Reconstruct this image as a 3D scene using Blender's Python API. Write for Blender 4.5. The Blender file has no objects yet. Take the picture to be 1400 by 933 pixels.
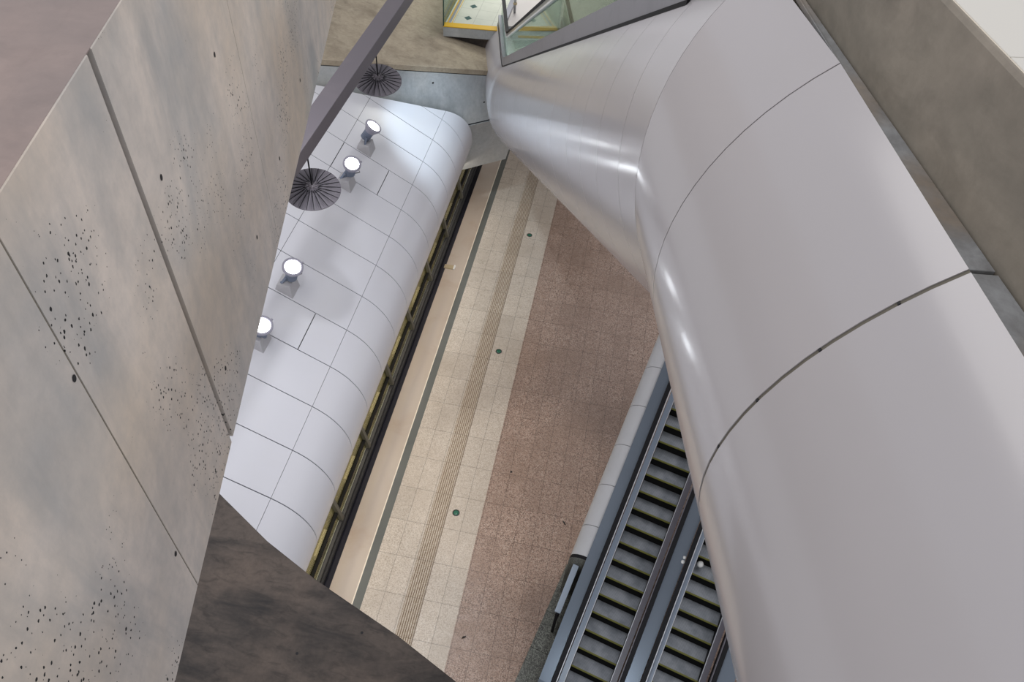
import bpy, math, random
from mathutils import Vector, Matrix

random.seed(7)
S = bpy.context.scene
COL = S.collection
R = math.radians
def V(*a): return Vector(a)

# ------------------------------------------------------------------ materials
def mat(name, col, rough=0.5, metal=0.0, spec=0.5):
    m = bpy.data.materials.new(name); m.use_nodes = True
    b = m.node_tree.nodes['Principled BSDF']
    b.inputs['Base Color'].default_value = (*col, 1)
    b.inputs['Roughness'].default_value = rough
    b.inputs['Metallic'].default_value = metal
    b.inputs['Specular IOR Level'].default_value = spec
    return m

class NT:
    def __init__(s, m):
        s.m = m; s.t = m.node_tree; s.N = s.t.nodes; s.L = s.t.links
        s.b = s.N['Principled BSDF']
        s.geo = None
    def new(s, k, **kw):
        n = s.N.new(k)
        for a, v in kw.items(): setattr(n, a, v)
        return n
    def link(s, a, b): s.L.new(a, b)
    def coord(s, scale=(1, 1, 1), rot=(0, 0, 0)):
        g = s.new('ShaderNodeNewGeometry')
        mp = s.new('ShaderNodeMapping')
        mp.inputs['Scale'].default_value = scale
        mp.inputs['Rotation'].default_value = rot
        s.link(g.outputs['Position'], mp.inputs['Vector'])
        return mp.outputs['Vector']
    def noise(s, vec, scale, detail=6, rough=0.6, dist=0.0):
        n = s.new('ShaderNodeTexNoise')
        n.inputs['Scale'].default_value = scale
        n.inputs['Detail'].default_value = detail
        n.inputs['Roughness'].default_value = rough
        n.inputs['Distortion'].default_value = dist
        s.link(vec, n.inputs['Vector'])
        return n.outputs['Fac']
    def ramp(s, fac, stops):
        r = s.new('ShaderNodeValToRGB')
        e = r.color_ramp.elements
        while len(e) < len(stops): e.new(0.5)
        for k, (p, c) in enumerate(stops):
            e[k].position = p
            e[k].color = (*c, 1) if hasattr(c, '__len__') else (c, c, c, 1)
        s.link(fac, r.inputs['Fac'])
        return r.outputs['Color']
    def mix(s, fac, a, b, mode='MIX'):
        m = s.new('ShaderNodeMix', data_type='RGBA', blend_type=mode)
        for sock, v in ((m.inputs[0], fac), (m.inputs[6], a), (m.inputs[7], b)):
            if hasattr(v, 'default_value') or hasattr(v, 'is_linked'): s.link(v, sock)
            elif hasattr(v, '__len__'): sock.default_value = (*v, 1)
            else: sock.default_value = v
        return m.outputs[2]
    def math(s, op, a, b=0.0):
        m = s.new('ShaderNodeMath', operation=op)
        for k, v in enumerate((a, b)):
            if hasattr(v, 'is_linked'): s.link(v, m.inputs[k])
            else: m.inputs[k].default_value = v
        return m.outputs[0]
    def base(s, c): s.link(c, s.b.inputs['Base Color'])
    def bump(s, h, strength=0.2, dist=0.01):
        b = s.new('ShaderNodeBump')
        b.inputs['Strength'].default_value = strength
        b.inputs['Distance'].default_value = dist
        s.link(h, b.inputs['Height']); s.link(b.outputs['Normal'], s.b.inputs['Normal'])

def concrete(name, light, dark, warm, streak=(1, 1, 0.35), rot=(0, 0, 0), pits=0.0, scale=1.0, rough=0.75, stain=0.5):
    m = mat(name, light, rough, spec=0.3); t = NT(m)
    p = t.coord(); ps = t.coord(streak, rot)
    n1 = t.noise(ps, 1.3*scale, 8, 0.62, 0.5)
    n2 = t.noise(p, 0.6*scale, 4, 0.5)
    n3 = t.noise(p, 9*scale, 8, 0.7)
    n4 = t.noise(ps, 5*scale, 8, 0.65, 0.8)
    c = t.mix(t.ramp(n1, [(0.42, 0.0), (0.68, 1.0)]), light, dark)
    c = t.mix(t.ramp(n2, [(0.45, 0.0), (0.65, 0.75)]), c, warm)
    c = t.mix(t.math('MULTIPLY', t.ramp(n4, [(0.5, 0.0), (0.78, 1.0)]), stain), c, tuple(x*0.5 for x in dark))
    c = t.mix(t.ramp(n3, [(0.3, 0.35), (0.7, 0.0)]), c, tuple(x*0.8 for x in dark))
    h = n3
    if pits:
        vo = t.new('ShaderNodeTexVoronoi'); vo.inputs['Scale'].default_value = 42
        vo.inputs['Randomness'].default_value = 1.0
        t.link(t.coord((1, 1, 0.75)), vo.inputs['Vector'])
        msk = t.ramp(t.noise(p, 1.15, 2, 0.5), [(0.46, 0.0), (0.60, 1.0)])
        siz = t.math('SUBTRACT', t.math('MULTIPLY', t.noise(p, 37, 2, 0.6), 0.85), 0.24)
        siz = t.math('MULTIPLY', t.math('MULTIPLY', siz, msk), pits)
        pit = t.math('LESS_THAN', vo.outputs['Distance'], siz)
        c = t.mix(pit, c, (0.02, 0.02, 0.022))
        h = t.math('SUBTRACT', n3, t.math('MULTIPLY', pit, 1.5))
    t.base(c); t.bump(h, 0.25, 0.006)
    return m

def terrazzo(name, base, chipd, chipl, dirt, rough=0.3):
    m = mat(name, base, rough, spec=0.45); t = NT(m)
    p = t.coord()
    vo = t.new('ShaderNodeTexVoronoi'); vo.inputs['Scale'].default_value = 46
    t.link(p, vo.inputs['Vector'])
    sep = t.new('ShaderNodeSeparateColor'); t.link(vo.outputs['Color'], sep.inputs[0])
    c = t.mix(t.ramp(sep.outputs[0], [(0.55, 0.0), (0.62, 1.0)]), base, chipd)
    c = t.mix(t.ramp(sep.outputs[1], [(0.70, 0.0), (0.78, 1.0)]), c, chipl)
    dn = t.noise(p, 0.55, 5, 0.6, 0.4)
    c = t.mix(t.ramp(dn, [(0.46, 0.0), (0.70, 0.65)]), c, dirt)
    # tile joints, 0.52 m by 1.07 m
    x = t.new('ShaderNodeSeparateXYZ'); t.link(p, x.inputs[0])
    def cell(o, pitch, off): return t.math('FLOOR', t.math('DIVIDE', t.math('ADD', o, off), pitch))
    cx = t.new('ShaderNodeCombineXYZ'); t.link(cell(x.outputs[0], 0.515, 40*0.515 + 4.17), cx.inputs[0]); t.link(cell(x.outputs[1], 1.07, 10*1.07 - 11.22), cx.inputs[1])
    wn = t.new('ShaderNodeTexWhiteNoise'); t.link(cx.outputs[0], wn.inputs['Vector'])
    c = t.mix(t.math('MULTIPLY', wn.outputs['Value'], 0.28), c, tuple(q*0.62 for q in base))
    def joint(o, pitch, off, w):
        a = t.math('ADD', o, off); a = t.math('DIVIDE', a, pitch); a = t.math('FRACT', a)
        a = t.math('SUBTRACT', a, 0.5); a = t.math('ABSOLUTE', a)
        return t.math('GREATER_THAN', a, 0.5 - w / pitch)
    j = t.math('MAXIMUM', joint(x.outputs[0], 0.515, 40*0.515 + 4.17, 0.006), joint(x.outputs[1], 1.07, 10*1.07 - 11.22, 0.006))
    c = t.mix(t.math('MULTIPLY', j, 0.7), c, tuple(q*0.25 for q in base))
    t.base(c)
    t.link(t.ramp(t.noise(p, 3, 3), [(0.3, rough*0.8), (0.7, rough*1.3)]), t.b.inputs['Roughness'])
    return m

def panelmat(name, col, rough, dirt=(0.42, 0.40, 0.38), amt=0.25, scale=1.2, coat=0.0):
    m = mat(name, col, rough, spec=0.5); t = NT(m)
    p = t.coord()
    n = t.noise(p, scale, 6, 0.6, 0.6)
    c = t.mix(t.math('MULTIPLY', t.ramp(n, [(0.5, 0.0), (0.75, 1.0)]), amt), col, dirt)
    t.base(c)
    t.b.inputs['Coat Weight'].default_value = coat
    t.b.inputs['Coat Roughness'].default_value = 0.12
    return m

def emit(name, col, strength):
    m = bpy.data.materials.new(name); m.use_nodes = True
    t = m.node_tree; t.nodes.clear()
    e = t.nodes.new('ShaderNodeEmission'); e.inputs[0].default_value = (*col, 1); e.inputs[1].default_value = strength
    o = t.nodes.new('ShaderNodeOutputMaterial'); t.links.new(e.outputs[0], o.inputs[0])
    return m

def glassmat(name, tint, alpha=0.2, rough=0.03):
    m = bpy.data.materials.new(name); m.use_nodes = True
    t = m.node_tree; t.nodes.clear()
    tr = t.nodes.new('ShaderNodeBsdfTransparent'); tr.inputs[0].default_value = (*tint, 1)
    gl = t.nodes.new('ShaderNodeBsdfGlossy'); gl.inputs['Roughness'].default_value = rough
    fr = t.nodes.new('ShaderNodeFresnel'); fr.inputs[0].default_value = 1.45
    ad = t.nodes.new('ShaderNodeMath'); ad.operation = 'MULTIPLY'; ad.inputs[1].default_value = 0.55
    t.links.new(fr.outputs[0], ad.inputs[0])
    mx = t.nodes.new('ShaderNodeMixShader'); o = t.nodes.new('ShaderNodeOutputMaterial')
    t.links.new(ad.outputs[0], mx.inputs[0]); t.links.new(tr.outputs[0], mx.inputs[1]); t.links.new(gl.outputs[0], mx.inputs[2])
    t.links.new(mx.outputs[0], o.inputs[0])
    return m

M = {}
H13 = R(13)
M['wall'] = concrete('pale_concrete', (0.78, 0.70, 0.63), (0.45, 0.45, 0.445), (0.72, 0.60, 0.475), streak=(1, 1, 0.38), pits=1.0, stain=0.22)
M['wall_top'] = concrete('pink_concrete', (0.36, 0.29, 0.27), (0.28, 0.235, 0.225), (0.38, 0.29, 0.26), streak=(1, 1, 1), stain=0.25)
M['parapet'] = concrete('olive_concrete', (0.33, 0.295, 0.245), (0.20, 0.185, 0.155), (0.36, 0.31, 0.26), streak=(0.6, 0.6, 1.2), stain=0.35)
M['coping'] = panelmat('pale_coping', (0.72, 0.70, 0.64), 0.22, (0.60, 0.60, 0.54), 0.6)
M['dark_conc'] = concrete('dark_concrete', (0.110, 0.089, 0.076), (0.030, 0.028, 0.028), (0.14, 0.108, 0.088), streak=(0.45, 1.2, 1), rot=(0, 0, R(25)), scale=1.3, stain=0.7)  # base colour kept dark for the left wall's shade, besides the stains
M['blue_conc'] = concrete('grey_concrete', (0.50, 0.525, 0.535), (0.34, 0.365, 0.38), (0.52, 0.52, 0.50), streak=(1, 1, 0.5), stain=0.3)
M['beige_conc'] = concrete('beige_concrete', (0.42, 0.36, 0.27), (0.25, 0.205, 0.15), (0.46, 0.39, 0.29), streak=(1, 1, 1), stain=0.5)
M['tube'] = panelmat('white_tube_panel', (0.51, 0.49, 0.505), 0.20, (0.48, 0.46, 0.46), 0.25, 0.8, 0.2)
M['tube_seal'] = mat('olive_seal', (0.22, 0.20, 0.16), 0.8)
M['tube_seal2'] = mat('tan_seal', (0.17, 0.155, 0.125), 0.8)
M['seal_olive'] = mat('olive_joint', (0.11, 0.105, 0.085), 0.8)
M['seal_dark'] = mat('dark_joint', (0.03, 0.03, 0.032), 0.8)
M['shell'] = panelmat('white_roof_panel', (0.67, 0.67, 0.71), 0.26, (0.66, 0.65, 0.65), 0.3, 0.7, 0.15)
M['edge_strip'] = concrete('weathered_metal', (0.36, 0.37, 0.38), (0.22, 0.22, 0.22), (0.30, 0.23, 0.16), streak=(1, 1, 1), scale=3, stain=0.3, rough=0.5)
M['steel_beam'] = panelmat('plum_grey_paint', (0.125, 0.11, 0.125), 0.45, (0.16, 0.14, 0.15), 0.5)
M['disc'] = panelmat('plum_grey_fabric', (0.14, 0.128, 0.148), 0.6, (0.115, 0.105, 0.125), 0.5)
M['steel'] = panelmat('brushed_steel', (0.45, 0.46, 0.48), 0.32, (0.3, 0.3, 0.32), 0.4); M['steel'].node_tree.nodes['Principled BSDF'].inputs['Metallic'].default_value = 0.85
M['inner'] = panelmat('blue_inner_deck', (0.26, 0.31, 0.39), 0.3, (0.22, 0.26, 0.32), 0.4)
M['deck'] = panelmat('blue_steel_deck', (0.15, 0.18, 0.22), 0.3, (0.125, 0.15, 0.185), 0.4); M['deck'].node_tree.nodes['Principled BSDF'].inputs['Metallic'].default_value = 0.5
M['curb'] = panelmat('grey_steel_fascia', (0.30, 0.30, 0.335), 0.38, (0.22, 0.22, 0.25), 0.7, 2.0); M['curb'].node_tree.nodes['Principled BSDF'].inputs['Metallic'].default_value = 0.4
M['rail'] = panelmat('pale_blue_rail', (0.36, 0.42, 0.50), 0.35, (0.30, 0.35, 0.42), 0.4)
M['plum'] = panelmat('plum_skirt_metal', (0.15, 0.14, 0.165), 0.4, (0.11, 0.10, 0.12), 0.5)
M['black'] = mat('black_rubber', (0.008, 0.008, 0.010), 0.6, 0.0, 0.2)
M['riser'] = mat('black_riser', (0.006, 0.006, 0.006), 0.85, 0.0, 0.1)
M['bright'] = mat('bright_steel_edge', (0.62, 0.63, 0.66), 0.5, 0.3)
M['yellow'] = mat('yellow_edge_paint', (0.66, 0.39, 0.010), 0.5)
M['nosing'] = mat('worn_yellow_nosing', (0.17, 0.165, 0.03), 0.6)
M['clad'] = panelmat('grey_white_cladding', (0.50, 0.50, 0.51), 0.35, (0.40, 0.40, 0.41), 0.4)
M['granite'] = terrazzo('dark_granite', (0.15, 0.155, 0.135), (0.07, 0.07, 0.065), (0.26, 0.27, 0.235), (0.10, 0.10, 0.09), 0.4)
M['pale'] = terrazzo('pale_terrazzo', (0.57, 0.495, 0.415), (0.45, 0.38, 0.31), (0.64, 0.575, 0.50), (0.45, 0.38, 0.31), 0.28)
M['brown'] = terrazzo('brown_terrazzo', (0.395, 0.275, 0.218), (0.20, 0.138, 0.108), (0.51, 0.395, 0.325), (0.27, 0.185, 0.14), 0.28)
M['ledge'] = panelmat('beige_stone', (0.47, 0.395, 0.33), 0.4, (0.42, 0.32, 0.245), 0.8, 0.9)
M['dark_strip'] = panelmat('polished_dark_stone', (0.135, 0.14, 0.13), 0.16, (0.10, 0.105, 0.10), 0.5)
M['line'] = mat('white_edge_metal', (0.80, 0.72, 0.60), 0.35)
M['navy'] = mat('navy_gap', (0.02, 0.02, 0.035), 0.6)
M['frame'] = panelmat('dark_grey_frame', (0.034, 0.033, 0.032), 0.55, (0.025, 0.025, 0.024), 0.5)
M['mullion'] = mat('olive_grey_mullion', (0.095, 0.09, 0.07), 0.45)
M['pane'] = glassmat('window_glass', (0.80, 0.79, 0.66))
M['cream'] = mat('cream_reflection', (0.85, 0.77, 0.60), 0.5)
M['inner_floor'] = panelmat('olive_inner_floor', (0.27, 0.25, 0.155), 0.5, (0.13, 0.12, 0.075), 0.9, 1.5)
M['glass'] = glassmat('green_glass', (0.74, 0.84, 0.77))
M['glass_edge'] = mat('green_glass_edge', (0.03, 0.07, 0.055), 0.2)
M['groove'] = mat('tactile_groove', (0.16, 0.10, 0.058), 0.8)
M['tactile'] = terrazzo('tactile_ridge', (0.52, 0.44, 0.35), (0.40, 0.33, 0.25), (0.6, 0.53, 0.44), (0.42, 0.34, 0.26), 0.4)
M['lamp_body'] = panelmat('blue_grey_lamp_casting', (0.20, 0.235, 0.31), 0.4, (0.14, 0.17, 0.24), 0.5)
M['lamp_rim'] = mat('pale_lamp_rim', (0.36, 0.35, 0.42), 0.4)
M['lamp_base'] = panelmat('pale_lamp_plinth', (0.48, 0.47, 0.485), 0.45, (0.38, 0.37, 0.385), 0.4, 3)
M['lens'] = emit('floodlight_glow', (0.93, 0.96, 1.0), 14.0)
M['green_lens'] = mat('green_lens', (0.03, 0.13, 0.08), 0.15)
M['dot'] = mat('dark_green_marble', (0.03, 0.085, 0.075), 0.3)
M['hole'] = mat('hole_black', (0.02, 0.02, 0.022), 0.9)
M['litter'] = mat('dark_scrap', (0.02, 0.018, 0.018), 0.8)
M['white_plastic'] = mat('white_plastic', (0.8, 0.8, 0.78), 0.4)
M['tan'] = mat('tan_metal', (0.42, 0.34, 0.21), 0.5)

def landing_mat():
    m = mat('pale_landing_tile', (0.60, 0.60, 0.53), 0.3); t = NT(m)
    p = t.coord(); x = t.new('ShaderNodeSeparateXYZ'); t.link(p, x.inputs[0])
    def joint(o, pitch, off, w):
        a = t.math('FRACT', t.math('DIVIDE', t.math('ADD', o, off), pitch))
        a = t.math('ABSOLUTE', t.math('SUBTRACT', a, 0.5))
        return t.math('GREATER_THAN', a, 0.5 - w / pitch)
    j = t.math('MAXIMUM', joint(x.outputs[0], 0.66, 20*0.66 + 5.37, 0.008), joint(x.outputs[1], 0.66, -0.32, 0.008))
    c = t.mix(t.ramp(t.noise(p, 1.5, 5), [(0.4, 0.0), (0.7, 0.6)]), (0.58, 0.59, 0.51), (0.47, 0.49, 0.41))
    t.base(t.mix(t.math('MULTIPLY', j, 0.45), c, (0.2, 0.2, 0.17)))
    return m
M['landing'] = landing_mat()
M['plate'] = panelmat('pinkish_floor_plate', (0.52, 0.485, 0.47), 0.4, (0.44, 0.41, 0.40), 0.5)

def step_mat():
    m = mat('ribbed_step_metal', (0.22, 0.225, 0.23), 0.35, 0.5); t = NT(m)
    p = t.coord((1, 1, 1), (0, 0, R(14)))
    x = t.new('ShaderNodeSeparateXYZ'); t.link(p, x.inputs[0])
    w = t.math('SINE', t.math('MULTIPLY', x.outputs[0], 2*math.pi/0.03))
    w = t.math('ADD', t.math('MULTIPLY', w, 0.5), 0.5)
    c = t.mix(t.ramp(t.noise(p, 3.0, 4), [(0.4, 0.0), (0.65, 1.0)]), (0.32, 0.34, 0.37), (0.20, 0.22, 0.245))
    c = t.mix(t.math('MULTIPLY', w, 0.35), c, (0.09, 0.095, 0.10))
    t.base(c)
    return m
M['step'] = step_mat()

# ------------------------------------------------------------------ mesh builder
class MB:
    def __init__(s): s.v = []; s.f = []; s.mi = []; s.mats = []; s.sm = []
    def idx(s, m):
        if m not in s.mats: s.mats.append(m)
        return s.mats.index(m)
    def add(s, vs, fs, m=None, smooth=False):
        o = len(s.v); s.v += [Vector(v) for v in vs]
        k = s.idx(m) if m else 0
        for f in fs: s.f.append([o+i for i in f]); s.mi.append(k); s.sm.append(smooth)
    def box(s, o, ax, ay, az, m=None):
        """box from corner o spanned by three vectors"""
        o, ax, ay, az = Vector(o), Vector(ax), Vector(ay), Vector(az)
        vs = [o, o+ax, o+ax+ay, o+ay, o+az, o+ax+az, o+ax+ay+az, o+ay+az]
        fs = [(0, 3, 2, 1), (4, 5, 6, 7), (0, 1, 5, 4), (1, 2, 6, 5), (2, 3, 7, 6), (3, 0, 4, 7)]
        if ax.cross(ay).dot(az) < 0: fs = [f[::-1] for f in fs]
        s.add(vs, fs, m)
    def bx(s, x0, x1, y0, y1, z0, z1, m=None):
        s.box((x0, y0, z0), (x1-x0, 0, 0), (0, y1-y0, 0), (0, 0, z1-z0), m)
    def prism(s, poly, off, m=None):
        """closed planar polygon (list of points) extruded by vector off"""
        n = len(poly); off = Vector(off); P = [Vector(p) for p in poly]
        vs = P + [p+off for p in P]
        nrm = Vector((0, 0, 0))
        for i in range(n): nrm += P[i].cross(P[(i+1) % n])
        fl = nrm.dot(off) > 0
        fs = [tuple(range(n))[::-1] if fl else tuple(range(n)), tuple(range(n, 2*n)) if fl else tuple(range(n, 2*n))[::-1]]
        for i in range(n):
            j = (i+1) % n
            q = (i, j, n+j, n+i)
            fs.append(q if fl else q[::-1])
        s.add(vs, fs, m)
    def loft(s, rings, closed=False, m=None, smooth=True, caps=False, flip=False):
        n = len(rings[0]); vs = [p for r in rings for p in r]; fs = []
        for a in range(len(rings)-1):
            for b in range(n if closed else n-1):
                c = (b+1) % n
                q = (a*n+b, a*n+c, (a+1)*n+c, (a+1)*n+b)
                fs.append(q[::-1] if flip else q)
        if caps:
            c0 = tuple(range(n)); c1 = tuple(range((len(rings)-1)*n, len(rings)*n))
            fs.append(c0 if flip else c0[::-1]); fs.append(c1[::-1] if flip else c1)
        s.add(vs, fs, m, smooth)
    def tube(s, pts, r, n=10, m=None, smooth=True):
        pts = [Vector(p) for p in pts]; rings = []
        up = Vector((0, 0, 1))
        for i, p in enumerate(pts):
            t = (pts[min(i+1, len(pts)-1)] - pts[max(i-1, 0)]).normalized()
            a = t.cross(up)
            if a.length < 1e-3: a = t.cross(Vector((1, 0, 0)))
            a.normalize(); b = t.cross(a)
            rr = r[i] if hasattr(r, '__len__') else r
            rings.append([p + (a*math.cos(2*math.pi*k/n) + b*math.sin(2*math.pi*k/n))*rr for k in range(n)])
        s.loft(rings, True, m, smooth, True)
    def lathe(s, c, ax, prof, n=28, m=None, smooth=True, caps=False):
        """prof: list of (radius, height along ax)"""
        c = Vector(c); ax = Vector(ax).normalized()
        a = ax.cross(Vector((0, 0, 1)) if abs(ax.z) < 0.95 else Vector((1, 0, 0))).normalized(); b = ax.cross(a)
        rings = [[c + ax*h + (a*math.cos(2*math.pi*k/n) + b*math.sin(2*math.pi*k/n))*r for k in range(n)] for r, h in prof]
        s.loft(rings, True, m, smooth, caps)
    def build(s, name, material=None, parent=None, bevel=0.0, org=None):
        o0 = Vector(org) if org is not None else None
        root = parent
        while root is not None and root.parent is not None: root = root.parent
        if o0 is None: o0 = root.location.copy() if root is not None else Vector((0, 0, 0))
        me = bpy.data.meshes.new(name)
        me.from_pydata([v - o0 for v in s.v], [], s.f)
        mats = s.mats or []
        if mats:
            for k in mats: me.materials.append(k)
        else: me.materials.append(material)
        for p, k, sm in zip(me.polygons, s.mi, s.sm): p.material_index = k if mats else 0; p.use_smooth = sm
        me.update()
        o = bpy.data.objects.new(name, me); COL.objects.link(o)
        if parent is not None: o.parent = parent
        else: o.location = o0
        if bevel:
            b = o.modifiers.new('bevel', 'BEVEL'); b.width = bevel; b.segments = 2; b.limit_method = 'ANGLE'; b.angle_limit = R(40)
        return o

def tag(o, label, cat, group=None, kind=None):
    if label: o['label'] = label
    if cat: o['category'] = cat
    if group: o['group'] = group
    if kind: o['kind'] = kind
    return o
def struct(o, label, cat):
    return tag(o, label, cat, kind='structure')
def thing(name, loc, label, cat, group=None):
    o = bpy.data.objects.new(name, None); o.empty_display_size = 0.2
    COL.objects.link(o); o.location = loc
    return tag(o, label, cat, group)
def dup(root, loc, label=None, rotz=0.0):
    r = root.copy(); COL.objects.link(r); r.location = loc; r.rotation_euler = (0, 0, rotz)
    if label: r['label'] = label
    for ch in list(root.children):
        c = ch.copy(); COL.objects.link(c); c.parent = r
        for g in list(ch.children):
            d = g.copy(); COL.objects.link(d); d.parent = c
    return r

# ------------------------------------------------------------------ camera (20 m above the platform floor)
vd = V(-0.0633, 0.6591, 0.7494); vp = V(0.1842, -0.7300, 0.6581)      # world down / platform axis in lens axes
vd.normalize(); vp = (vp - vd*vp.dot(vd)).normalized(); vx = vd.cross(vp)
cd = bpy.data.cameras.new('camera'); cam = bpy.data.objects.new('camera', cd); COL.objects.link(cam)
cd.sensor_width = 36; cd.lens = 1054/1400*36; cd.clip_start = 0.05; cd.clip_end = 300
rx = V(vx[0], vp[0], -vd[0]); ry = -V(vx[1], vp[1], -vd[1]); rz = -V(vx[2], vp[2], -vd[2])
mw = Matrix((rx, ry, rz)).transposed().to_4x4(); mw.translation = V(0, 0, 20)
cam.matrix_world = mw
S.camera = cam

# ------------------------------------------------------------------ floor
f = MB()
YA, YB = -6, 46
f.bx(-1.63, 8.0, YA, YB, -0.3, 0, M['brown'])
f.bx(-4.16, -1.63, YA, YB, -0.3, 0, M['pale'])
f.bx(-4.39, -4.16, YA, YB, -0.3, 0, M['dark_strip'])
f.bx(-4.42, -4.39, YA, YB, -0.3, 0.012, M['line'])
f.bx(-5.12, -4.42, YA, YB, -0.3, 0, M['ledge'])
f.bx(-5.36, -5.12, YA, YB, -0.5, -0.22, M['navy'])
f.bx(-12.5, -5.36, YA, YB, -0.3, 0, M['inner_floor'])
struct(f.build('floor'), 'platform floor of pale and brown terrazzo with a dark stone stripe', 'floor')

# tactile paving: seven fine ridges
tp = MB()
tp.bx(-3.08, -2.60, YA, YB, 0.0005, 0.004, M['groove'])
for k in range(8):
    x = -3.05 + k*0.0595
    tp.prism([(x-0.022, YA, 0.004), (x+0.022, YA, 0.004), (x+0.018, YA, 0.010), (x-0.018, YA, 0.010)], (0, YB-YA, 0), M['tactile'])
tag(tp.build('tactile_strip', org=(-2.84, 14, 0)), 'ribbed tactile guidance strip running along the pale platform floor', 'tactile paving')

# inlaid green floor lights
def floor_light(loc, label):
    t = thing('floor_light', loc, label, 'floor light', 'green lights set into the floor')
    x, y, z = loc
    m = MB(); m.lathe((x, y, 0.0), (0, 0, 1), [(0.105, 0.0), (0.105, 0.010), (0.08, 0.012), (0.08, 0.004)], 24); m.build('rim', M['frame'], t)
    m = MB(); m.lathe((x, y, 0.0), (0, 0, 1), [(0.08, 0.003), (0.06, 0.011), (0.02, 0.014), (0.001, 0.0145)], 24); m.build('lens', M['green_lens'], t)
    return t
fl = floor_light((-2.36, 10.69, 0), 'green round floor light nearest the dark concrete beam')
dup(fl, (-2.36, 16.98, 0), 'green round floor light midway along the terrazzo, beside the tactile strip')
dup(fl, (-2.36, 23.19, 0), 'green round floor light farthest along the platform, near the tube end')

tag_m = MB(); tag_m.prism([(-5.17, 20.52, 0), (-4.80, 20.53, 0), (-4.80, 20.53, 0.03), (-5.17, 20.52, 0.03)], (0, 0.2, 0), M['tan'])
tag_m.bx(-4.82, -4.76, 20.52, 20.74, 0, 0.05, M['white_plastic'])
tag(tag_m.build('threshold_bracket', org=(-5, 20.6, 0)), 'small tan metal bracket lying across the beige stone border', 'bracket')
for (x, y, a, l, lab) in [(0.74, 11.05, 2.2, 0.16, 'curled dark scrap of litter on brown terrazzo near the escalator'),
                          (-1.34, 7.26, 0.8, 0.12, 'short dark scrap of litter beside the dark concrete beam')]:
    m = MB(); c, s_ = math.cos(a), math.sin(a)
    m.tube([(x - c*l/2, y - s_*l/2, 0.02), (x, y, 0.028), (x + c*l/2 + 0.01, y + s_*l/2 - 0.02, 0.02)], [0.012, 0.022, 0.014], 8)
    tag(m.build('litter_scrap', M['litter'], org=(x, y, 0)), lab, 'litter')
m = MB(); m.lathe((-1.06, 12.39, 0), (0, 0, 1), [(0.035, 0), (0.035, 0.006), (0.02, 0.012), (0.001, 0.013)], 12)
tag(m.build('chewing_gum', M['litter'], org=(-1.06, 12.39, 0)), 'round black spot of gum on brown terrazzo', 'gum')

# ------------------------------------------------------------------ platform enclosure with sloping white shell roof
SL = R(29.5); SX, SZ = -5.6, 5.345; SR = 1.6
dn = V(math.cos(SL), 0, -math.sin(SL)); nr = V(math.sin(SL), 0, math.cos(SL))
cen = V(SX, 0, SZ) - nr*SR
def roofpt(x): return V(x, 0, SZ + (SX - x)*math.tan(SL))
X2, X3 = -7.63, -9.3
def arc(a0, a1, n=14, r=SR):   # angle from the roof normal, clockwise towards the platform
    out = []
    for k in range(n+1):
        a = a0 + (a1-a0)*k/n
        out.append(cen + (nr*math.cos(a) + dn*math.sin(a))*r)
    return out
A_END = R(142)
segs = [  # profile pieces between the long seams
    [roofpt(X3 + (X2-X3)*k/4) for k in range(5)],
    [roofpt(X2 + (SX-X2)*k/4) for k in range(5)],
    arc(0, R(95), 20), arc(R(95), A_END, 10)]
enc = thing('platform_enclosure', (-7.2, 14, 0), 'glazed platform enclosure under a sloping white panelled roof', 'platform enclosure')
PITCH, Y0 = 1.228, 9.77
def endY(x):    # skewed end of the enclosure against the concrete beam
    return 22.62 + (x + 5.56)*math.tan(R(38.4))
seams = [Y0 + PITCH*k for k in range(-6, 12)]
def strip(poly, ya, yb, gapx=0.005, gapy=0.012, depth=0.05, far_end=False):
    """one cladding panel: profile polyline swept from ya to yb, edges turned in"""
    n = len(poly)
    nv = []
    for i in range(n):
        t = (poly[min(i+1, n-1)] - poly[max(i-1, 0)]).normalized()
        nv.append(V(-t.z, 0, t.x) if (V(-t.z, 0, t.x)).dot(poly[i]-cen) > 0 else V(t.z, 0, -t.x))
    P = list(poly)
    t0 = (P[1]-P[0]).normalized(); t1 = (P[-1]-P[-2]).normalized()
    P[0] = P[0] + t0*gapx; P[-1] = P[-1] - t1*gapx
    rows = []
    for q in (0, 1):
        row = []
        for p in P:
            y = ya + gapy if q == 0 else (min(yb - gapy, endY(p.x)) if far_end else yb - gapy)
            row.append(V(p.x, max(y, ya+gapy), p.z))
        rows.append(row)
    mid = [[a.lerp(b, k/4) for a, b in zip(*rows)] for k in range(5)]
    m = MB()
    m.loft(mid, False, None, True, flip=False)
    # turned-in rims
    for row, fl in ((rows[0], True), (rows[1], False)):
        inn = [p - q*depth for p, q in zip(row, nv)]
        m.loft([row, inn], False, None, False, flip=fl)
    for i, fl in ((0, False), (n-1, True)):
        e = [r[i] for r in (rows[0], rows[1])]
        m.loft([e, [p - nv[i]*depth for p in e]], False, None, False, flip=fl)
    return m
hatch_specs = {(1, 17.138): (-7.63, -6.30), (1, 10.998): (-7.63, -6.35)}
core = MB()
prof = [p for sg in segs for p in sg]
cp = []
for p, q in [(p, None) for p in prof]:
    cp.append(p)
inner = [roofpt(X3) - nr*0.06, roofpt(SX) - nr*0.06] + arc(R(3), A_END, 26, SR-0.06)
core.loft([[V(p.x, 2.4, p.z) for p in inner], [V(p.x, max(2.5, endY(p.x)-0.03), p.z) for p in inner]], False, None, True)
core.build('roof_backing', M['seal_dark'], enc)
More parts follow.
